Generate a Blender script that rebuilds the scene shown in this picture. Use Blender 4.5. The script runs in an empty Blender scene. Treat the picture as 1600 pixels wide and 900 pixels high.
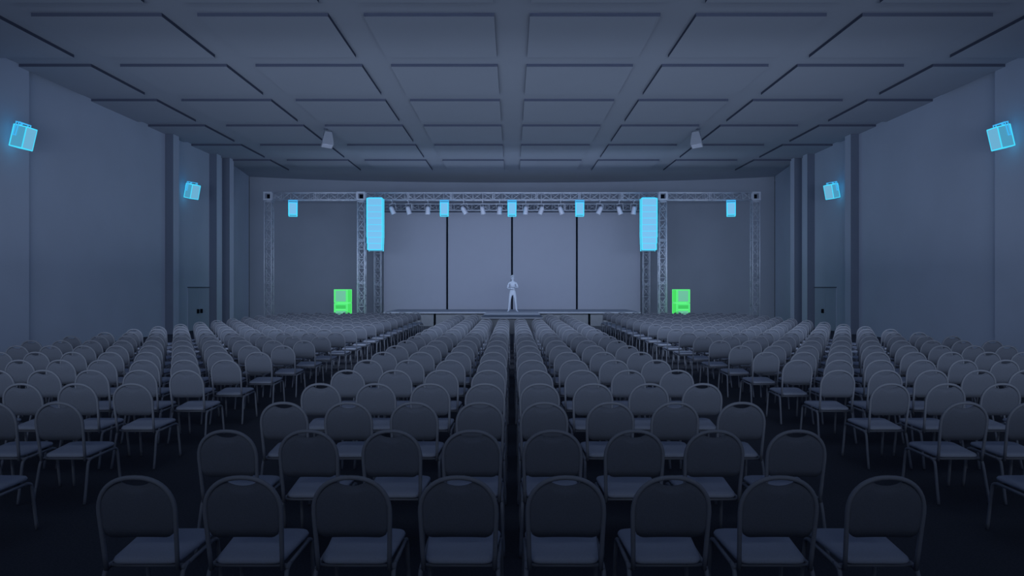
import bpy, bmesh, math, random
from mathutils import Vector, Matrix, Euler
random.seed(7)
C = bpy.context.scene.collection
R = math.radians
CAM = 1.81; F = 1143.0

# ------------------------------------------------------------------ materials
def srgb(r, g, b):
    f = lambda c: (c/255/12.92) if c/255 <= .04045 else ((c/255+.055)/1.055)**2.4
    return (f(r), f(g), f(b), 1)
def mat(name, col, rough=.8, noise=0.0, scale=3.0, spec=.25, bump=0.0, metal=0.0):
    m = bpy.data.materials.new(name); m.use_nodes = True
    nt = m.node_tree; b = nt.nodes['Principled BSDF']
    b.inputs['Roughness'].default_value = rough
    b.inputs['Specular IOR Level'].default_value = spec
    b.inputs['Metallic'].default_value = metal
    tc = nt.nodes.new('ShaderNodeTexCoord'); nz = nt.nodes.new('ShaderNodeTexNoise')
    nz.inputs['Scale'].default_value = scale; nz.inputs['Detail'].default_value = 4
    nt.links.new(tc.outputs['Object'], nz.inputs['Vector'])
    rp = nt.nodes.new('ShaderNodeValToRGB')
    lo = [c*(1-noise) for c in col[:3]]; hi = [min(1, c*(1+noise)) for c in col[:3]]
    rp.color_ramp.elements[0].position = .3; rp.color_ramp.elements[0].color = (*lo, 1)
    rp.color_ramp.elements[1].position = .7; rp.color_ramp.elements[1].color = (*hi, 1)
    nt.links.new(nz.outputs['Fac'], rp.inputs['Fac'])
    nt.links.new(rp.outputs['Color'], b.inputs['Base Color'])
    if bump:
        bp = nt.nodes.new('ShaderNodeBump'); bp.inputs['Strength'].default_value = bump
        bp.inputs['Distance'].default_value = .01
        nt.links.new(nz.outputs['Fac'], bp.inputs['Height']); nt.links.new(bp.outputs['Normal'], b.inputs['Normal'])
    return m
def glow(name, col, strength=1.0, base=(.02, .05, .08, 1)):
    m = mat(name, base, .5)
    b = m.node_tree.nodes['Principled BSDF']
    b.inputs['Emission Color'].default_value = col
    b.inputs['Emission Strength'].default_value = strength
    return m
M = dict(
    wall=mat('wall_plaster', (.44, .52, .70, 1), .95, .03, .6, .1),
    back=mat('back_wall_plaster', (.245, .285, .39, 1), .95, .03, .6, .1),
    ceil=mat('ceiling_plaster', (.30, .345, .45, 1), .95, .02, .5, .1),
    edge=mat('panel_edge_shade', (.07, .085, .14, 1), .9, .02, 2, .1),  # shade on the panel sides, put in as a dark colour
    pillar=mat('pillar_dark', (.125, .155, .23, 1), .95, .03, 1, .1),
    floor=mat('dark_carpet', (.066, .074, .10, 1), 1.0, .15, 60, .02, .3),
    door=mat('door_paint', (.37, .44, .60, 1), .85, .02, 1, .1),
    dark=mat('black_metal', (.006, .009, .017, 1), .9, .05, 8, .05),
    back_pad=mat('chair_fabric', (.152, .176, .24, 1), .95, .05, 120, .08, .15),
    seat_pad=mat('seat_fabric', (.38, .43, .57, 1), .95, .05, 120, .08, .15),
    tube=mat('chair_tube', (.23, .26, .34, 1), .6, .02, 10, .35),
    truss=mat('truss_aluminium', (.34, .39, .52, 1), .45, .03, 10, .4),
    screen=mat('screen_fabric', (.27, .30, .41, 1), .9, .01, 2, .1),
    deck=mat('stage_deck', (.26, .30, .40, 1), .85, .04, 4, .1),
    skirt=mat('stage_skirt_shaded', (.15, .17, .215, 1), .95, .05, 6, .05),  # colour darkened to stand for the shade under the overhanging deck
    light=mat('lamp_housing', (.38, .43, .58, 1), .5, .02, 10, .3),
    white=mat('white_cabinet', (.62, .68, .88, 1), .6, .02, 10, .3),
    body=mat('pale_grey_figure', (.36, .42, .56, 1), .8, .02, 12, .2),
    hair=mat('pale_hair', (.44, .51, .66, 1), .8, .05, 40, .2),
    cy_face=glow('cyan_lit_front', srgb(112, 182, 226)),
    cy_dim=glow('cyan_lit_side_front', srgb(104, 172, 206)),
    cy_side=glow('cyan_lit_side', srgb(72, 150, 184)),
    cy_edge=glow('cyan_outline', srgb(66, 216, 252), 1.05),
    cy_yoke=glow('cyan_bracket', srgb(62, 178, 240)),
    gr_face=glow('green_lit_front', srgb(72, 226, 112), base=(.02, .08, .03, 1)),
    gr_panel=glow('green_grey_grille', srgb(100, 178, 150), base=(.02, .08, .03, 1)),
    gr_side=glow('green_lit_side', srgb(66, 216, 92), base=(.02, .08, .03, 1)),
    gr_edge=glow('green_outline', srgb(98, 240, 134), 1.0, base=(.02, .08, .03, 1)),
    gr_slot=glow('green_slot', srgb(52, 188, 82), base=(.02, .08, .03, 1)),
)

# ------------------------------------------------------------------ mesh helpers
def link(name, bm, m, parent=None, smooth=False, loc=None, rot=None):
    me = bpy.data.meshes.new(name); bmesh.ops.recalc_face_normals(bm, faces=bm.faces[:]); bm.to_mesh(me); bm.free()
    for x in (m if isinstance(m, (list, tuple)) else [m]): me.materials.append(x)
    if smooth:
        for p in me.polygons: p.use_smooth = True
    o = bpy.data.objects.new(name, me); C.objects.link(o)
    if parent: o.parent = parent
    if loc: o.location = loc
    if rot: o.rotation_euler = rot
    return o
def box(bm, x0, x1, y0, y1, z0, z1, mi=0, mtx=None):
    vs = [bm.verts.new((x, y, z)) for x in (x0, x1) for y in (y0, y1) for z in (z0, z1)]
    if mtx:
        for v in vs: v.co = mtx @ v.co
    fs = []
    for a in ((0,1,3,2), (4,6,7,5), (0,4,5,1), (2,3,7,6), (0,2,6,4), (1,5,7,3)):
        f = bm.faces.new([vs[i] for i in a]); f.material_index = mi; fs.append(f)
    return fs
def bevel_all(bm, w, seg=2):
    bmesh.ops.bevel(bm, geom=bm.edges[:], offset=w, segments=seg, affect='EDGES', profile=.6)
def tube(bm, pts, r, n=8, closed=False, caps=True):
    pts = [Vector(p) for p in pts]; N = len(pts); rings = []; prev = None
    for i, p in enumerate(pts):
        if closed: t = (pts[(i+1) % N]-pts[i-1]).normalized()
        else: t = (pts[min(i+1, N-1)]-pts[max(i-1, 0)]).normalized()
        if prev is None:
            up = Vector((0, 0, 1)) if abs(t.z) < .9 else Vector((1, 0, 0))
            a = t.cross(up).normalized()
        else:
            a = (prev - t*prev.dot(t)).normalized()
        b = t.cross(a); prev = a
        rr = r[i] if isinstance(r, (list, tuple)) else r
        rings.append([bm.verts.new(p + (a*math.cos(2*math.pi*k/n)+b*math.sin(2*math.pi*k/n))*rr) for k in range(n)])
    for i in range(N if closed else N-1):
        A = rings[i]; B = rings[(i+1) % N]
        for k in range(n): bm.faces.new((A[k], A[(k+1) % n], B[(k+1) % n], B[k]))
    if not closed and caps:
        bm.faces.new(rings[0][::-1]); bm.faces.new(rings[-1])
def edges_of_box(bm, x0, x1, y0, y1, z0, z1, r, mtx=None):
    c = {(i, j, k): Vector(((x0, x1)[i], (y0, y1)[j], (z0, z1)[k])) for i in (0,1) for j in (0,1) for k in (0,1)}
    if mtx: c = {k: mtx @ v for k, v in c.items()}
    for a in c:
        for ax in range(3):
            if a[ax] == 0:
                b = list(a); b[ax] = 1
                tube(bm, [c[a], c[tuple(b)]], r, 6)
def empty(name, loc=(0,0,0), rot=(0,0,0)):
    o = bpy.data.objects.new(name, None); C.objects.link(o); o.empty_display_size = .1
    o.location = loc; o.rotation_euler = rot; return o
def tag(o, label, cat, group=None, kind=None):
    o['label'] = label; o['category'] = cat
    if group: o['group'] = group
    if kind: o['kind'] = kind
    return o
def struct(name, bm, m, label=None, parent=None, smooth=False):
    o = link(name, bm, m, parent, smooth)
    if parent is None: o['kind'] = 'structure'
    if label: o['label'] = label
    return o
def bezier(pts, n):  # Catmull-Rom through points
    P = [Vector(p) for p in pts]; P = [P[0]*2-P[1]] + P + [P[-1]*2-P[-2]]; out = []
    for i in range(1, len(P)-2):
        for k in range(n):
            t = k/n
            out.append(.5*((2*P[i])+(P[i+1]-P[i-1])*t+(2*P[i-1]-5*P[i]+4*P[i+1]-P[i+2])*t*t+(3*P[i]-P[i-1]-3*P[i+1]+P[i+2])*t**3))
    out.append(P[-2]); return out

# ------------------------------------------------------------------ the hall
CZ = CAM + 6.09      # ceiling height
PZ = CAM + 6.01      # underside of the ceiling panels
P = 3.68             # ceiling grid pitch
bm = bmesh.new(); box(bm, -15, 15, -6, 43.2, -.2, 0); struct('floor', bm, M['floor'], 'dark carpeted hall floor')
bm = bmesh.new(); box(bm, -15, 15, -6, 43.2, CZ, CZ+.2)
ceiling = struct('ceiling', bm, M['ceil'], 'flat grey-blue ceiling with square panels')
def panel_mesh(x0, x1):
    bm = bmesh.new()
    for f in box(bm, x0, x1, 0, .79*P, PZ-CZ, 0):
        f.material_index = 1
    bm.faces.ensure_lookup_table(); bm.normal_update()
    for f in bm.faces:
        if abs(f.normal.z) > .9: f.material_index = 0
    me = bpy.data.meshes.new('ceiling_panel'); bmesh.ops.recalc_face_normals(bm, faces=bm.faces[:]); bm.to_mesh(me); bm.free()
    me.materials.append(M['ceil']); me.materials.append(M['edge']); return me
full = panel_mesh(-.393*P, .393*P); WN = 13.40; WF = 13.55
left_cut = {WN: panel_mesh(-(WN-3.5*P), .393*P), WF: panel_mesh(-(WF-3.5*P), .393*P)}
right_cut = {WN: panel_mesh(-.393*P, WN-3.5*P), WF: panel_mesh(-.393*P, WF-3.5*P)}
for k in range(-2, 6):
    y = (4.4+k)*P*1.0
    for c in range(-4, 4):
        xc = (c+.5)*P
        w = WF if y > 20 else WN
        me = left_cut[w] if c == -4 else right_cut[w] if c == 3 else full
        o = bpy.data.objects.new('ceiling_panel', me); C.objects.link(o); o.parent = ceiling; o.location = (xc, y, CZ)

def extrude_plan(pts, z0, z1, th):  # wall along a plan polyline, thickened away from the room centre
    bm = bmesh.new(); n = len(pts); inner = []; outer = []
    for (x, y), (ox, oy) in zip(pts, th):
        inner.append([bm.verts.new((x, y, z)) for z in (z0, z1)]); outer.append([bm.verts.new((ox, oy, z)) for z in (z0, z1)])
    for i in range(n-1):
        for A in (inner, outer): bm.faces.new((A[i][0], A[i+1][0], A[i+1][1], A[i][1]))
        for k in (0, 1): bm.faces.new((inner[i][k], inner[i+1][k], outer[i+1][k], outer[i][k]))
    for i in (0, n-1): bm.faces.new((inner[i][0], inner[i][1], outer[i][1], outer[i][0]))
    return bm
for s, nm in ((-1, 'left'), (1, 'right')):
    pts = [(s*WN, -6), (s*WN, 20.3), (s*WF, 20.3), (s*WF, 34.9), (s*13.85, 36.6), (s*14.35, 39.9)]
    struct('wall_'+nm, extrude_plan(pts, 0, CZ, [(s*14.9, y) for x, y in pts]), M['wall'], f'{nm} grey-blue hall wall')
# back wall, gently curved away from the hall
pts = [(14.36*math.sin(a)/math.sin(1)*1.0, 40+2.3*(math.cos(a)-math.cos(1))/(1-math.cos(1))) for a in [(-1+2*i/24) for i in range(25)]]
bm = extrude_plan(pts, 0, CZ, [(x, 43.1) for x, y in pts])
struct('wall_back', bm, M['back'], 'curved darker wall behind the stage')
bm = bmesh.new(); box(bm, -15, 15, -6.2, -6, 0, CZ); struct('wall_front', bm, M['wall'], 'wall behind the last seats')
# pillars on the side walls (darker on the camera-facing side only)
n = 1
for s in (-1, 1):
    for y0, d in ((28.57, .32), (32.75, .33), (34.2, .35)):
        bm = bmesh.new()
        x = sorted((s*(WF+.02), s*(WF-d)))
        for f in box(bm, x[0], x[1], y0, y0+.5, 0, CZ): pass
        bm.normal_update()
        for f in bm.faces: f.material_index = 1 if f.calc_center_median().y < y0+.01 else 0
        struct('trim_%d' % n, bm, [M['wall'], M['pillar']], 'full height wall pilaster'); n += 1
# doors in the side walls
def door(n, s, leaves):
    x = s*(WF-.02)
    bm = bmesh.new()
    y0, ym, y1 = 30.55, 31.6, 32.7
    a, b = sorted((x, s*(WF+.03)))
    box(bm, a, b, y0, ym-.008, .01, 1.80); box(bm, a, b, ym+.008, y1, .01, 1.80)
    d = struct('door_%d' % n, bm, M['door'], 'grey flush door in the side wall')
    bm = bmesh.new(); a, b = sorted((s*(WF-.04), s*(WF+.02)))
    box(bm, a, b, y0-.02, y1+.04, 1.81, 1.86)
    link('door_frame', bm, M['pillar'], d)
    for yy in leaves:
        bm = bmesh.new(); a, b = sorted((x, s*(WF-.10)))
        box(bm, a, b, yy-.05, yy+.05, .72, .90); bevel_all(bm, .012)
        link('door_handle', bm, M['dark'], d)
door(1, -1, (31.44, 31.78)); door(2, 1, (31.78,))

# ------------------------------------------------------------------ chairs
HW = .193; HT = .856; TR = .0125
def back_y(z): return (HT-z)*.17           # the backrest leans towards the camera at its top
def hoop_xz(z):                            # half width of the hoop at height z
    if z >= .67:
        t = min(1, (z-.67)/(HT-.67)); return HW*(1-t**2.25)**(1/2.25)
    return HW - (.67-z)*.035
def chair_bms(q):
    n = 8 if q else 5; out = {}
    # hoop: left side up, over, right side down
    side = [(-hoop_xz(z), z) for z in ([.36, .45, .56, .67] if q else [.36, .67])]
    K = 22 if q else 10
    arc = []
    for i in range(1, K):
        a = math.pi - math.pi*i/K
        c, s = math.cos(a), math.sin(a)
        arc.append((math.copysign(abs(c)**(2/2.25), c)*HW, .67+(HT-.67)*s**(2/2.25)))
    path = side + arc + [(-x, z) for x, z in side[::-1]]
    bm = bmesh.new(); tube(bm, [(x, back_y(z), z) for x, z in path], TR, n)
    out['back_frame'] = (bm, 'tube', True)
    # backrest panel with a concave notch at its top
    bm = bmesh.new()
    zs = .535; L = []
    cols = 22 if q else 10
    pr = []
    for i in range(cols+1):
        u = -1 + 2*i/cols
        x = u*(HW-.006)
        # top follows the hoop, dipping for the hand hold
        t = min(.999, abs(x)/HW); zt = .67+(HT-.67)*(1-t**2.25)**(1/2.25)
        if abs(x) < .088: zt = min(zt, HT-.012-.036*(1-(x/.088)**2)**.7)
        # bottom with rounded corners
        r = .06; d = (HW-.006) - abs(x); zb = zs + (r-math.sqrt(max(0, r*r-(r-d)**2)) if d < r else 0)
        pr.append((x, zb, min(zt, 9)))
    rows = 6 if q else 2
    for dy in (0, 1):
        g = []
        for x, zb, zt in pr:
            col = []
            for j in range(rows+1):
                z = zb+(zt-zb)*j/rows
                e = min(1, (HW-abs(x))/.05)*min(1, max(0, (z-zb))/.03+.2)*min(1, max(0, zt-z)/.03+.2)
                y = back_y(z) + (.016*(1-(x/HW)**2)) + (-.012*e-.002 if dy == 0 else .016*e+.002)
                col.append(bm.verts.new((x, y, z)))
            g.append(col)
        L.append(g)
    for g in L:
        for i in range(cols):
            for j in range(rows): bm.faces.new((g[i][j], g[i+1][j], g[i+1][j+1], g[i][j+1]))
    A, B = L
    for i in range(cols):
        bm.faces.new((A[i][0], A[i+1][0], B[i+1][0], B[i][0])); bm.faces.new((A[i][rows], A[i+1][rows], B[i+1][rows], B[i][rows]))
    for j in range(rows):
        for i in (0, cols): bm.faces.new((A[i][j], A[i][j+1], B[i][j+1], B[i][j]))
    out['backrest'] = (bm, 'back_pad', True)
    # seat: rounded cushion
    bm = bmesh.new(); y0, y1 = .10, .545; pts = []
    def rr(inset):
        hw0, hw1 = .180-inset, .205-inset; r = .055; a0, a1 = y0+inset, y1-inset; o = []
        ns = 5 if q else 2
        for cx, cy, st in ((hw1-r, a1-r, 0), (-(hw1-r), a1-r, 90), (-(hw0-r), a0+r, 180), (hw0-r, a0+r, 270)):
            for k in range(ns+1):
                a = R(st+90*k/ns); o.append((cx+r*math.cos(a), cy+r*math.sin(a)))
        return o
    prof = [(.02, .375), (.004, .381), (0, .392), (.005, .404), (.022, .412), (.07, .416)] if q else [(.01, .376), (0, .395), (.02, .413)]
    rings = [[bm.verts.new((x, y, z+.018*(y-y0)/(y1-y0))) for x, y in rr(i)] for i, z in prof]
    for A, B in zip(rings, rings[1:]):
        for k in range(len(A)): bm.faces.new((A[k], A[(k+1) % len(A)], B[(k+1) % len(A)], B[k]))
    bm.faces.new(rings[0][::-1]); bm.faces.new(rings[-1])
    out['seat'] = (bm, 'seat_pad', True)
    # seat frame: side rails and cross rails under the cushion
    bm = bmesh.new()
    for s in (-1, 1): tube(bm, [(s*.196, .10, .362), (s*.200, .30, .367), (s*.203, .50, .374)], TR*.95, n)
    tube(bm, [(-.19, .14, .363), (.19, .14, .363)], TR*.8, n); tube(bm, [(-.19, .48, .372), (.19, .48, .372)], TR*.8, n)
    out['seat_frame'] = (bm, 'tube', True)
    for s, t in ((-1, 'a'), (1, 'b')):
        bm = bmesh.new()
        pp = [(s*.198, .17, .364), (s*.199, .125, .356), (s*.201, .095, .325), (s*.207, .06, .17), (s*.213, .022, .008)]
        tube(bm, bezier(pp, 3) if q else pp, TR, n); out['leg r'+t] = (bm, 'tube', True)
        bm = bmesh.new()
        pp = [(s*.202, .47, .373), (s*.203, .52, .366), (s*.204, .55, .335), (s*.208, .575, .17), (s*.211, .60, .008)]
        tube(bm, bezier(pp, 3) if q else pp, TR, n); out['leg f'+t] = (bm, 'tube', True)
    return out
root = empty('banquet_chair'); parts = []
for k, (bm, m, sm) in chair_bms(True).items():
    parts.append(link(k.split(' ')[0], bm, M[m], root, sm))
# every seat of the hall: (distance row, column)
ROW0, PITCH = 3.68, 1.1926
ordn = ['', 'first', 'second', 'third', 'fourth', 'fifth', 'sixth', 'seventh', 'eighth', 'ninth', 'tenth']
card = ['zero','one','two','three','four','five','six','seven','eight','nine','ten','eleven','twelve','thirteen','fourteen','fifteen','sixteen','seventeen','eighteen','nineteen','twenty','twenty-one','twenty-two']
seats = []
def visible(x, y):
    return any(abs(xx*F/yy) < 806 for xx, yy in ((x-.2, y), (x+.2, y), (x-.2, y+.55), (x+.2, y+.55)))
for k in range(0, 22):
    y = ROW0+PITCH*k
    for s in (-1, 1):
        side = 'left' if s < 0 else 'right'
        for c in range(4):
            if (c < 2 and k > 16) or k > 19: continue
            x = s*(.270+.5435*c)
            if visible(x, y):
                where = 'beside the centre gap' if c == 0 else f'{ordn[c+1]} seat {side} of centre gap' if c < 3 else f'at {side} aisle end'
                r = 'nearest row' if k == 0 else f'row {card[k+1]} from camera'
                seats.append((y, x, f'grey chair, centre block, {r}, ' + (f'just {side} of the centre gap' if c == 0 else where), 'chairs of the centre block'))
        for c in range(10):
            if k < 1: continue
            x = s*(3.77+.547*c)
            if visible(x, y):
                where = 'aisle seat' if c == 0 else 'outermost seat by the wall' if c == 9 else f'{ordn[c+1]} seat from aisle'
                seats.append((y, x, f'grey chair, {side} block, level with centre row {card[k+1]}, {where}', f'chairs of the {side} block'))
seats.sort(key=lambda q: q[0]*q[0]+q[1]*q[1]*.3)
far = seats[300:]
for i, (y, x, lab, grp) in enumerate(seats[:300]):
    jx, jr = random.uniform(-.008, .008), random.uniform(-.012, .012)
    if i == 0: o = root
    else:
        o = root.copy(); C.objects.link(o)
        for ch in parts:
            c = ch.copy(); C.objects.link(c); c.parent = o
    o.location = (x+jx, y, 0); o.rotation_euler = (0, 0, jr)
    tag(o, lab, 'chair', grp)
# the rest, farther off, as one object
V, Fc, MI = [], [], []
base = []
mi = {'tube': 0, 'back_pad': 1, 'seat_pad': 2}
for k, (bm, m, sm) in chair_bms(False).items():
    bmesh.ops.recalc_face_normals(bm, faces=bm.faces[:]); bm.verts.index_update()
    base.append(([v.co.copy() for v in bm.verts], [[v.index for v in f.verts] for f in bm.faces], mi[m])); bm.free()
for y, x, lab, grp in far:
    for vs, fs, m in base:
        o0 = len(V); V += [(v.x+x, v.y+y, v.z) for v in vs]
        Fc += [[i+o0 for i in f] for f in fs]; MI += [m]*len(fs)
me = bpy.data.meshes.new('banquet_chair'); me.from_pydata(V, [], Fc)
for m in ('tube', 'back_pad', 'seat_pad'): me.materials.append(M[m])
me.polygons.foreach_set('material_index', MI); me.polygons.foreach_set('use_smooth', [True]*len(MI))
o = bpy.data.objects.new('distant_chairs', me); C.objects.link(o)
tag(o, 'farthest rows of small grey chairs in front of the stage', 'chairs', None, 'stuff')

# ------------------------------------------------------------------ stage
deckz = .67
st = empty('stage', (0, 36.9, 0)); tag(st, 'low grey stage platform across the front of the hall', 'stage')
bm = bmesh.new(); box(bm, -6.1, 6.1, -2.25, 2.05, deckz-.07, deckz); bevel_all(bm, .008, 1); link('deck', bm, M['deck'], st)
for a, b in ((-6.0, -3.73), (-3.62, 3.62), (3.73, 6.0)):
    bm = bmesh.new(); box(bm, a, b, -2.1, -2.06, .0, deckz-.07); link('skirt', bm, M['skirt'], st)
for x in (-6.0, -3.675, 3.675, 6.0):
    bm = bmesh.new(); tube(bm, [(x, -1.95, 0), (x, -1.95, deckz-.07)], .03, 8); link('leg', bm, M['dark'], st)
th = empty('stage_runway', (0, 31.6, 0)); tag(th, 'short grey runway platform jutting forward from the stage centre', 'stage extension')
bm = bmesh.new(); box(bm, -1.22, 1.22, -3.0, 3.04, deckz-.07, deckz); bevel_all(bm, .008, 1); link('deck', bm, M['deck'], th)
for x0, x1, y0, y1 in ((-1.05, 1.05, -2.8, -2.76), (-1.05, -1.01, -2.76, 2.8), (1.01, 1.05, -2.76, 2.8)):
    bm = bmesh.new(); box(bm, x0, x1, y0, y1, 0, deckz-.07); link('skirt', bm, M['skirt'], th)
# projection backdrop: four panels with dark gaps
xs = [-6.87, -3.47, 0, 3.47, 6.87]; pos = ['far left', 'inner left', 'inner right', 'far right']
for i in range(4):
    a = xs[i]+(.05 if i else 0); b = xs[i+1]-(.05 if i < 3 else 0)
    e = empty('backdrop_panel', ((a+b)/2, 39.15, 0)); w = (b-a)/2
    tag(e, f'tall pale backdrop panel behind the stage, {pos[i]} of the four', 'backdrop', 'backdrop panels behind the stage')
    bm = bmesh.new(); box(bm, -w, w, -.03, .03, .0, 5.86); bevel_all(bm, .01, 1); link('fabric_face', bm, M['screen'], e)
    bm = bmesh.new()
    for x in (-w+.1, w-.1): box(bm, x-.03, x+.03, .03, .09, 0, 5.8)
    box(bm, -w, w, .031, .09, 5.7, 5.76); link('frame', bm, M['dark'], e)
# black posts filling the joints
for x in xs[1:4]:
    bm = bmesh.new(); box(bm, x-.046, x+.046, 39.16, 39.22, 0, 5.84); bevel_all(bm, .005, 1)
    o = link('backdrop_post', bm, M['dark']); tag(o, {0: 'black upright joint behind the standing person', -3.47: 'black upright joint between the two left backdrop panels', 3.47: 'black upright joint between the two right backdrop panels'}[x], 'post', 'black joints between backdrop panels')

# ------------------------------------------------------------------ trusses
TS = .38; CR = .024
def truss(name, p0, p1, label, cat, group, bay=.46):
    """square lattice truss from p0 to p1 (centres), axis along X or Z"""
    p0, p1 = Vector(p0), Vector(p1); L = (p1-p0).length; ax = (p1-p0).normalized()
    u = Vector((0, 1, 0)); v = ax.cross(u)
    e = empty(name, p0); tag(e, label, cat, group); h = TS/2-CR
    co = [u*(a*h)+v*(b*h) for a, b in ((-1,-1), (1,-1), (1,1), (-1,1))]
    for c in co:
        bm = bmesh.new(); tube(bm, [c, c+ax*L], CR, 8); link('chord', bm, M['truss'], e, True)
    nb = max(2, round(L/bay)); st = L/nb
    for i in range(4):
        a, b = co[i], co[(i+1) % 4]; bm = bmesh.new()
        for k in range(nb):
            z0, z1 = ax*(k*st), ax*((k+1)*st)
            if k % 2: a, b = co[(i+1) % 4], co[i]
            else: a, b = co[i], co[(i+1) % 4]
            tube(bm, [a+z0, b+z1], .011, 5); tube(bm, [a+z1, b+z1], .010, 5)
            if k % 2 == 0: tube(bm, [b+z0, (a+b)/2+(z0+z1)/2], .010, 5)
        link('lacing', bm, M['truss'], e, True)
    k = 2.0
    while k < L-.5:
        bm = bmesh.new()
        for dz in (-.035, .035):
            cc = [c*1.06+ax*(k+dz) for c in co]
            for i in range(4): tube(bm, [cc[i], cc[(i+1) % 4]], .014, 5)
        link('joint_collar', bm, M['truss'], e); k += 2.0
    for z in (.024, L-.024):
        bm = bmesh.new(); cc = [c+ax*z for c in co]
        for i in range(4): tube(bm, [cc[i], cc[(i+1) % 4]], .02, 6)
        link('end_frame', bm, M['truss'], e)
    return e
def corner(x, y, z, label, group='hollow truss corner blocks'):
    e = empty('truss_corner', (x, y, z)); tag(e, label, 'truss corner', group); h = .2; t = .10
    for yy in (-h, h-.03):
        bm = bmesh.new()
        box(bm, -h, h, yy, yy+.03, h-t*.8, h); box(bm, -h, h, yy, yy+.03, -h, -h+t*.8)
        box(bm, -h, -h+t*.8, yy, yy+.03, -h+t*.8, h-t*.8); box(bm, h-t*.8, h, yy, yy+.03, -h+t*.8, h-t*.8)
        link('face_plate', bm, M['truss'], e)
    for a in (-1, 1):
        for b in (-1, 1):
            bm = bmesh.new(); tube(bm, [(a*(h-.03), -h+.03, b*(h-.03)), (a*(h-.03), h-.03, b*(h-.03))], .03, 8)
            link('corner_tube', bm, M['truss'], e)
    bm = bmesh.new(); box(bm, -.11, .11, .06, .16, -.11, .11); link('core', bm, M['dark'], e)
FY = 34.3; FZ = 6.10; XO = 11.40; XM = 7.05
for s, nm in ((-1, 'left'), (1, 'right')):
    truss('truss_tower', (s*XO, FY, .048), (s*XO, FY, FZ-.225), f'outermost lattice truss tower on the {nm}, near the side wall', 'truss', 'front truss towers')
    truss('truss_tower', (s*XM, FY, .048), (s*XM, FY, FZ-.225), f'front lattice truss tower beside the {nm} line array', 'truss', 'front truss towers')
    truss('truss_tower', (s*7.04, 38.4, .005), (s*7.04, 38.4, 5.85), f'rear lattice truss tower at the {nm} edge of the backdrop', 'truss', 'rear truss towers')
    corner(s*XO, FY, FZ, f'hollow square corner block on the outermost {nm} truss tower')
    corner(s*XM, FY, FZ, f'hollow square corner block above the {nm} line array tower')
    x = sorted((s*(XO-.2), s*(XM+.2)))
    truss('truss_beam', (x[0], FY, FZ), (x[1], FY, FZ), f'horizontal lattice truss spanning the {nm} wing beside the stage', 'truss', 'front truss beams')
    for xx in (XO, XM, ):
        bm = bmesh.new(); box(bm, -.32, .32, -.32, .32, 0, .035); bevel_all(bm, .006, 1)
        o = link('base_plate', bm, M['truss'], None, loc=(s*xx, FY, 0)); tag(o, f'flat base plate under the {"outermost" if xx == XO else "inner"} {nm} truss tower', 'base plate', 'truss base plates')
truss('truss_beam', (-XM+.2, FY, FZ), (XM-.2, FY, FZ), 'long front lattice truss above the stage carrying lamps and speakers', 'truss', 'front truss beams')
truss('truss_beam', (-7.23, 38.4, 6.05), (7.23, 38.4, 6.05), 'rear lattice truss just above the pale backdrop', 'truss', None)

# ------------------------------------------------------------------ stage lamps
beam_bottom = FZ-TS/2
def par(px, lean, fwd, label):
    x = (px-800)*FY/F
    e = empty('stage_lamp', (x, FY, beam_bottom)); tag(e, label, 'lamp', 'stage lamps under the front truss')
    bm = bmesh.new(); box(bm, -.03, .03, -.19, .19, -.04, -.001); tube(bm, [(0, 0, -.05), (0, 0, -.15)], .013, 8)
    link('clamp', bm, M['truss'], e)
    bm = bmesh.new()
    w = .135
    for s in (-1, 1): box(bm, s*w-.006, s*w+.006, -.018, .018, -.47, -.15)
    box(bm, -w, w, -.018, .018, -.156, -.144); link('yoke', bm, M['truss'], e, rot=(0, R(lean*.35), 0))
    mt = Matrix.Translation((0, 0, -.43)) @ Euler((R(fwd), R(lean), 0)).to_matrix().to_4x4()
    bm = bmesh.new(); prof = [(.165, .045), (.155, .075), (.08, .105), (-.16, .115), (-.20, .125), (-.215, .125)]
    rings = [[bm.verts.new(mt @ Vector((r*math.cos(2*math.pi*k/18), r*math.sin(2*math.pi*k/18), z))) for k in range(18)] for z, r in prof]
    for A, B in zip(rings, rings[1:]):
        for k in range(18): bm.faces.new((A[k], A[(k+1) % 18], B[(k+1) % 18], B[k]))
    bm.faces.new(rings[0]); link('housing', bm, M['light'], e, True)
    bm = bmesh.new(); vs = [bm.verts.new(mt @ Vector((.118*math.cos(2*math.pi*k/18), .118*math.sin(2*math.pi*k/18), -.20))) for k in range(18)]
    c = bm.verts.new(mt @ Vector((0, 0, -.185)))
    for k in range(18): bm.faces.new((vs[k], vs[(k+1) % 18], c))
    link('lens', bm, M['light'], e)
places = ['beside the left line array, tilted right', 'second right of the left line array', 'upright, just left of the inner left hanging speaker',
 'just right of inner left hanging speaker, strongly tilted', 'middle of three between inner left and centre hanging speakers', 'upright, just left of the centre hanging speaker',
 'just right of the centre hanging speaker', 'middle of three between centre and inner right hanging speakers', 'just left of the inner right hanging speaker',
 'just right of inner right hanging speaker', 'second left of the right line array', 'upright, just left of the right line array']
for (px, ln, fw), pl in zip([(612.5, -24, 8), (638, -16, 8), (668.5, 2, 8), (724.5, -30, 8), (754, -12, 8), (780.5, 2, 8), (821.5, 6, 8), (846, 20, 8), (876, -22, 8), (937.5, 26, 8), (967.5, -20, 8), (990.5, 6, 8)], places):
    par(px, ln, fw, 'pale stage lamp '+pl)

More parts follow.
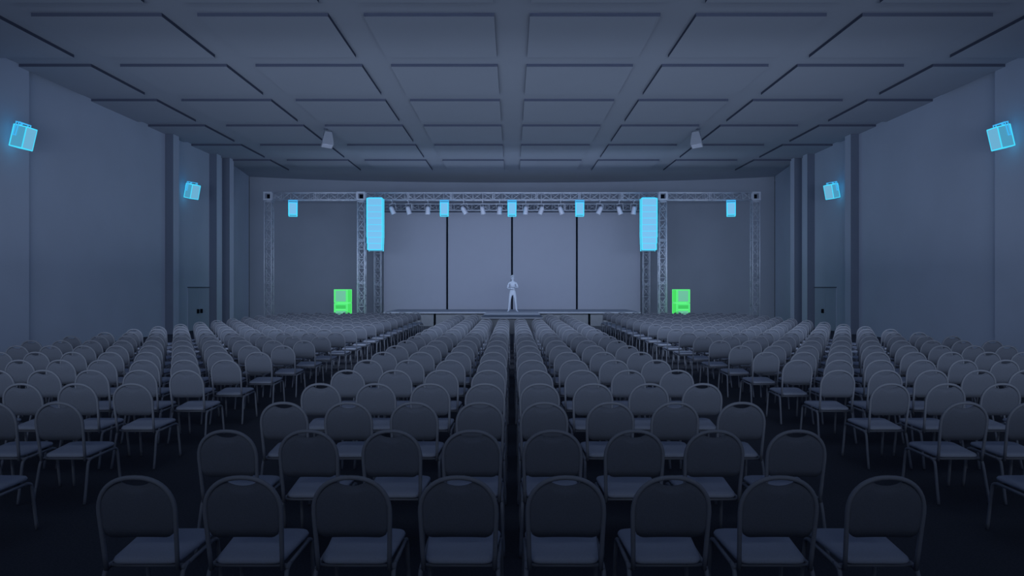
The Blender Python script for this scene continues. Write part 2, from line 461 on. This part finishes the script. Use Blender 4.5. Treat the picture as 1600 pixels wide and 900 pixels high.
# ------------------------------------------------------------------ glowing loudspeakers
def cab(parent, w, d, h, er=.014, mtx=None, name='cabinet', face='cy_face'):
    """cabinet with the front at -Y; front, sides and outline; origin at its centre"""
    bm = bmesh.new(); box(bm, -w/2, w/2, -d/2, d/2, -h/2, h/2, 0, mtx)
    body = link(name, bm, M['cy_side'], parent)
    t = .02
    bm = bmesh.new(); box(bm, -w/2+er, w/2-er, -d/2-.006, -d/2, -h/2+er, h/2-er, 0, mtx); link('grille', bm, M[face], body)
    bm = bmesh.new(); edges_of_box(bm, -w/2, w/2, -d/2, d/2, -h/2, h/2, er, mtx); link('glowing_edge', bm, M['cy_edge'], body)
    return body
def hung(px, yaw, label):
    x = (px-800)*34.15/F
    e = empty('hanging_speaker', (x, 34.12, beam_bottom), (0, 0, R(yaw))); tag(e, label, 'speaker', 'small blue glowing speakers hung from the front truss')
    mt = Matrix.Translation((0, 0, -.44)) @ Euler((R(-9), 0, 0)).to_matrix().to_4x4()
    cab(e, .36, .34, .56, .022, mt)
    bm = bmesh.new()
    for s in (-1, 1): box(bm, s*.2-.012, s*.2+.012, -.03, .03, -.44, -.03)
    box(bm, -.21, .21, -.05, .05, -.05, -.004); box(bm, -.2, .2, -.16, -.02, -.14, -.1); bevel_all(bm, .006, 1)
    link('bracket', bm, M['cy_yoke'], e)
hung(694.3, 3, 'small blue glowing speaker hung left of the centre one, above backdrop joint')
hung(800, 0, 'small blue glowing speaker hung at the truss centre above the person')
hung(905.7, -3, 'small blue glowing speaker hung right of the centre one, above backdrop joint')
hung(458, 14, 'small blue glowing speaker hung from the left wing truss')
hung(1142, -14, 'small blue glowing speaker hung from the right wing truss')
# line arrays: eight cabinets each
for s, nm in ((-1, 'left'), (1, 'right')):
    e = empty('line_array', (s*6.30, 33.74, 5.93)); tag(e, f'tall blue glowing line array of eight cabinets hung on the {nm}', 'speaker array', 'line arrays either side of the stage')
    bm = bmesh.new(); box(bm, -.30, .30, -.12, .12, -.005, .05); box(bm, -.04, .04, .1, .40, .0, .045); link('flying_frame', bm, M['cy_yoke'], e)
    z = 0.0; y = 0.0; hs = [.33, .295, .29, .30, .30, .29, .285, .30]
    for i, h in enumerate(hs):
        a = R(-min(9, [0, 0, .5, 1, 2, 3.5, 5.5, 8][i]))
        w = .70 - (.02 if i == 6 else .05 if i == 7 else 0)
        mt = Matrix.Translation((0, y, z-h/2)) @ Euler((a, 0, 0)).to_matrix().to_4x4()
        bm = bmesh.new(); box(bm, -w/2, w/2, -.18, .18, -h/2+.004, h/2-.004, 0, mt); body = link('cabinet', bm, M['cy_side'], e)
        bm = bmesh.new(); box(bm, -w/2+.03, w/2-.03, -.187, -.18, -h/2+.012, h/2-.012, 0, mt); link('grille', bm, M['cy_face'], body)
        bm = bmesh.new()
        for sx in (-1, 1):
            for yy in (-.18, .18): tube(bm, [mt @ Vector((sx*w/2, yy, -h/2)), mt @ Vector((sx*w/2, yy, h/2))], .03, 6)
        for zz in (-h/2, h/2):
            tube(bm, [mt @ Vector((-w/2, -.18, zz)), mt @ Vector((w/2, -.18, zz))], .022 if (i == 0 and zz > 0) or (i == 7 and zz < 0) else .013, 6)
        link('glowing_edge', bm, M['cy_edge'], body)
        z -= h*math.cos(a); y += -h*math.sin(a)*-.5*0 + h*math.sin(-a)*.5
# wall speakers
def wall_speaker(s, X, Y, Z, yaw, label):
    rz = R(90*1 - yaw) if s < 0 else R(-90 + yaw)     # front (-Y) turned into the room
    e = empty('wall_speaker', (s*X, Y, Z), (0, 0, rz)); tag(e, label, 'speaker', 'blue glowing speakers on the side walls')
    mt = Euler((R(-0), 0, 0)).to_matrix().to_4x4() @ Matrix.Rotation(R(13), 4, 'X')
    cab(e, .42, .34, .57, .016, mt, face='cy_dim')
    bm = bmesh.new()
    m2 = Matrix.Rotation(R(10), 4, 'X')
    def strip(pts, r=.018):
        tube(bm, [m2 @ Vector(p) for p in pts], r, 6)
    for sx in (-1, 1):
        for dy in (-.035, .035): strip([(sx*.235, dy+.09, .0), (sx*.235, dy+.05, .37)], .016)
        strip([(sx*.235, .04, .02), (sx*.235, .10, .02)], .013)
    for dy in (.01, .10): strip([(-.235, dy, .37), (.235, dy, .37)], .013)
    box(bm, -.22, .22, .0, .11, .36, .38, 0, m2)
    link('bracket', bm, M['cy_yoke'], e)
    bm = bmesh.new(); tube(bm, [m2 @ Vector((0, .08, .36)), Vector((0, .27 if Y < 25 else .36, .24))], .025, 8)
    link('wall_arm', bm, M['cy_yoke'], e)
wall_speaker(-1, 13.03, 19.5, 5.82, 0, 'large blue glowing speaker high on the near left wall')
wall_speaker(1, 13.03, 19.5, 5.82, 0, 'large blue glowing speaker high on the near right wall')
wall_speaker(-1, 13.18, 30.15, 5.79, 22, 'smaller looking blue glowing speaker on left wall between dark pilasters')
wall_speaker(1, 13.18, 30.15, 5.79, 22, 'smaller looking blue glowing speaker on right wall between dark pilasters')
# green subwoofer stacks
for s, nm in ((-1, 'left'), (1, 'right')):
    for which in ('lower', 'upper'):
        z0, z1 = (0, 1.10) if which == 'lower' else (1.13, 1.735)
        e = empty('subwoofer', (s*7.83, 33.9, z0)); h = z1-z0
        tag(e, f'{"green glowing bass cabinet" if which == "lower" else "green glowing speaker box with square grille,"} {"under" if which == "lower" else "on top of"} the {nm} stack', 'subwoofer', 'green speaker stacks beside the stage')
        w, d = .60, .90
        bm = bmesh.new(); box(bm, -w/2, w/2, -d/2, d/2, .01, h)
        bm.normal_update()
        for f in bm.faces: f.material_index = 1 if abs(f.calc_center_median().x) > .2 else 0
        body = link('cabinet', bm, [M['gr_face'], M['gr_side']], e)
        bm = bmesh.new()
        a, b = (-w/2+.07, w/2-.07)
        if which == 'upper': box(bm, a, b, -d/2-.01, -d/2, .06, h-.05)
        else: box(bm, a, b, -d/2-.01, -d/2, .35, h-.34)
        bevel_all(bm, .003, 1); link('grille', bm, M['gr_panel'], body)
        if which == 'lower':
            bm = bmesh.new(); box(bm, a, b, -d/2-.012, -d/2, h-.24, h-.08); bevel_all(bm, .004, 1); link('port_slot', bm, M['gr_slot'], body)
            bm = bmesh.new(); box(bm, a, b, -d/2-.014, -d/2, h-.30, h-.26); link('ledge', bm, M['gr_edge'], body)
        bm = bmesh.new(); edges_of_box(bm, -w/2, w/2, -d/2, d/2, .012, h, .014)
        link('glowing_edge', bm, M['gr_edge'], body)
# pale ceiling speakers
for s, nm in ((-1, 'left'), (1, 'right')):
    e = empty('ceiling_speaker', (s*7.07, 28.0, PZ if False else CZ), (0, 0, R(-s*22))); tag(e, f'pale boxy speaker hanging from the {nm} half of the ceiling', 'speaker', 'pale ceiling speakers')
    mt = Matrix.Translation((0, -.10, -.42)) @ Euler((R(-12), R(s*-6), 0)).to_matrix().to_4x4()
    bm = bmesh.new(); vs = []
    for z, w, d in ((.27, .13, .12), (-.1, .2, .17), (-.27, .22, .19)):
        vs.append([bm.verts.new(mt @ Vector((a*w, b*d, z))) for a, b in ((-1,-1), (1,-1), (1,1), (-1,1))])
    for A, B in zip(vs, vs[1:]):
        for k in range(4): bm.faces.new((A[k], A[(k+1) % 4], B[(k+1) % 4], B[k]))
    bm.faces.new(vs[0]); bm.faces.new(vs[-1]); bevel_all(bm, .012, 2); link('cabinet', bm, M['ceil'], e)
    bm = bmesh.new(); box(bm, -.19, .19, -.16, .16, -.285, -.268, 0, mt); bevel_all(bm, .004, 1); link('grille', bm, M['white'], e)
    bm = bmesh.new()
    for a in (-1, 1): tube(bm, [mt @ Vector((a*.17, 0, .12)), mt @ Vector((a*.15, 0, .33)), (a*.08, -.04, -.03)], .013, 6)
    box(bm, -.13, .13, -.10, .04, -.03, 0); link('mount', bm, M['pillar'], e)

# ------------------------------------------------------------------ the person on stage
def skin(name, verts, edges, m, parent=None, sub=2):
    me = bpy.data.meshes.new(name); me.from_pydata([v[:3] for v in verts], edges, [])
    o = bpy.data.objects.new(name, me); C.objects.link(o)
    if parent: o.parent = parent
    md = o.modifiers.new('skin', 'SKIN'); md.use_smooth_shade = True
    for i, v in enumerate(verts):
        r = v[3]; r = r if isinstance(r, tuple) else (r, r)
        me.skin_vertices[0].data[i].radius = r; me.skin_vertices[0].data[i].use_root = (i == 0)
    s = o.modifiers.new('sub', 'SUBSURF'); s.levels = sub; s.render_levels = sub
    me.materials.append(m); return o
V = []; E = []
def add(p, r, par=None):
    V.append((*p, r)); i = len(V)-1
    if par is not None: E.append((par, i))
    return i
pel = add((0, 0, .93), (.135, .10)); sp = add((.0, .0, 1.08), (.12, .09), pel); ch = add((0, 0, 1.27), (.15, .10), sp)
uc = add((0, .005, 1.39), (.12, .085), ch); nk = add((0, 0, 1.48), .052, uc); jw = add((0, -.02, 1.55), (.062, .07), nk)
hd = add((0, -.012, 1.63), (.078, .095), jw); tp = add((0, -.005, 1.70), (.065, .075), hd)
ns = add((0, -.112, 1.605), .012, hd)
for s in (-1, 1): add((s*.085, .0, 1.61), .014, hd)
for s in (-1, 1):
    hip = add((s*.10, 0, .86), .088, pel); kn = add((s*.145, -.02, .49), .058, hip); cf = add((s*.162, .005, .34), .055, kn)
    an = add((s*.18, .02, .085), .038, cf); he = add((s*.18, .04, .04), .034, an)
    ft = add((s*.215, -.08, .038), (.042, .034), an); add((s*.245, -.17, .026), (.038, .024), ft)
    sh = add((s*.175, .01, 1.385), .056, uc)
    el = add((s*.245, .0, 1.15 if s > 0 else 1.12), .042, sh)
    wr = add((s*.06, -.20, 1.20 if s > 0 else 1.10), .027, el)
    pm = add((s*-.01, -.215, 1.215 if s > 0 else 1.105), (.038, .018), wr)
    for f in range(4):
        k = add((s*-.05, -.222+.004*f, (1.245 if s > 0 else 1.135)-.02*f), .0095, pm)
        k = add((s*-(.083-.005*abs(f-1)), -.212, (1.240 if s > 0 else 1.13)-.019*f), .0085, k)
        add((s*-(.10-.006*abs(f-1)), -.19, (1.236 if s > 0 else 1.126)-.018*f), .0075, k)
    t = add((s*.0, -.235, 1.255 if s > 0 else 1.145), .0105, pm); add((s*-.035, -.245, 1.272 if s > 0 else 1.162), .009, t)
person = skin('person', V, E, M['body'])
person.location = (.03, 35.15, deckz)
tag(person, 'person standing on the stage facing the seats, forearms folded in front', 'person')
bm = bmesh.new(); bmesh.ops.create_uvsphere(bm, u_segments=20, v_segments=12, radius=1)
bmesh.ops.delete(bm, geom=[v for v in bm.verts if v.co.z < -.25 or (v.co.y < -.55 and v.co.z < .45)], context='VERTS')
for v in bm.verts: v.co = Vector((v.co.x*.094, v.co.y*.112+.002, v.co.z*.098+1.665))
hr = link('hair', bm, M['hair'], person, True); so = hr.modifiers.new('thick', 'SOLIDIFY'); so.thickness = .012
for s in (-1, 1):
    bm = bmesh.new(); bmesh.ops.create_uvsphere(bm, u_segments=10, v_segments=8, radius=.011)
    link('eye', bm, M['dark'], person, True, (s*.031, -.098, 1.635))
bm = bmesh.new(); box(bm, -.025, .025, -.1, -.085, 1.548, 1.555); bevel_all(bm, .002, 1); link('mouth', bm, M['pillar'], person)

# ------------------------------------------------------------------ light
def area(name, loc, rot, sx, sy, power, col=(.74, .85, 1.0), spread=180):
    l = bpy.data.lights.new(name, 'AREA'); l.shape = 'RECTANGLE'; l.size = sx; l.size_y = sy; l.energy = power; l.color = col; l.spread = R(spread)
    o = bpy.data.objects.new(name, l); C.objects.link(o); o.location = loc; o.rotation_euler = rot; return o
area('added_ceiling_fill', (0, 25, 2.4), (R(180), 0, 0), 23, 18, 205)  # added fill that lights the ceiling from below, no fixture there
area('added_stage_fill', (0, 30, 3.0), (R(89), 0, 0), 18, 1.2, 320, spread=150)  # added fill for the backdrop and back wall, not a stage lamp
area('added_mid_fill', (0, 14, 3.4), (R(83), 0, 0), 22, 1.0, 270, spread=125)  # unseen fill added for the side walls and far chairs
area('added_seat_fill', (0, 1, 2.6), (R(99), 0, 0), 20, .8, 260, spread=62)  # added fill aimed over the nearest rows, no hall lamp there
area('added_rear_fill', (0, -4, 4.2), (R(109), 0, 0), 24, 1.0, 265, spread=104)  # fill added behind the camera to lift the front rows
w = bpy.data.worlds.new('hall_air'); w.use_nodes = True; bpy.context.scene.world = w
w.node_tree.nodes['Background'].inputs[0].default_value = (.02, .025, .04, 1); w.node_tree.nodes['Background'].inputs[1].default_value = .2

# ------------------------------------------------------------------ camera
cam = bpy.data.cameras.new('camera'); cam.sensor_width = 36; cam.lens = F/1600*36; cam.clip_end = 200
co = bpy.data.objects.new('camera', cam); C.objects.link(co); co.location = (0, 0, CAM); co.rotation_euler = (R(90), 0, 0)
bpy.context.scene.camera = co
vs = bpy.context.scene.view_settings; vs.view_transform = 'Standard'; vs.look = 'None'; vs.gamma = 1; vs.exposure = 0
vs.use_curve_mapping = False
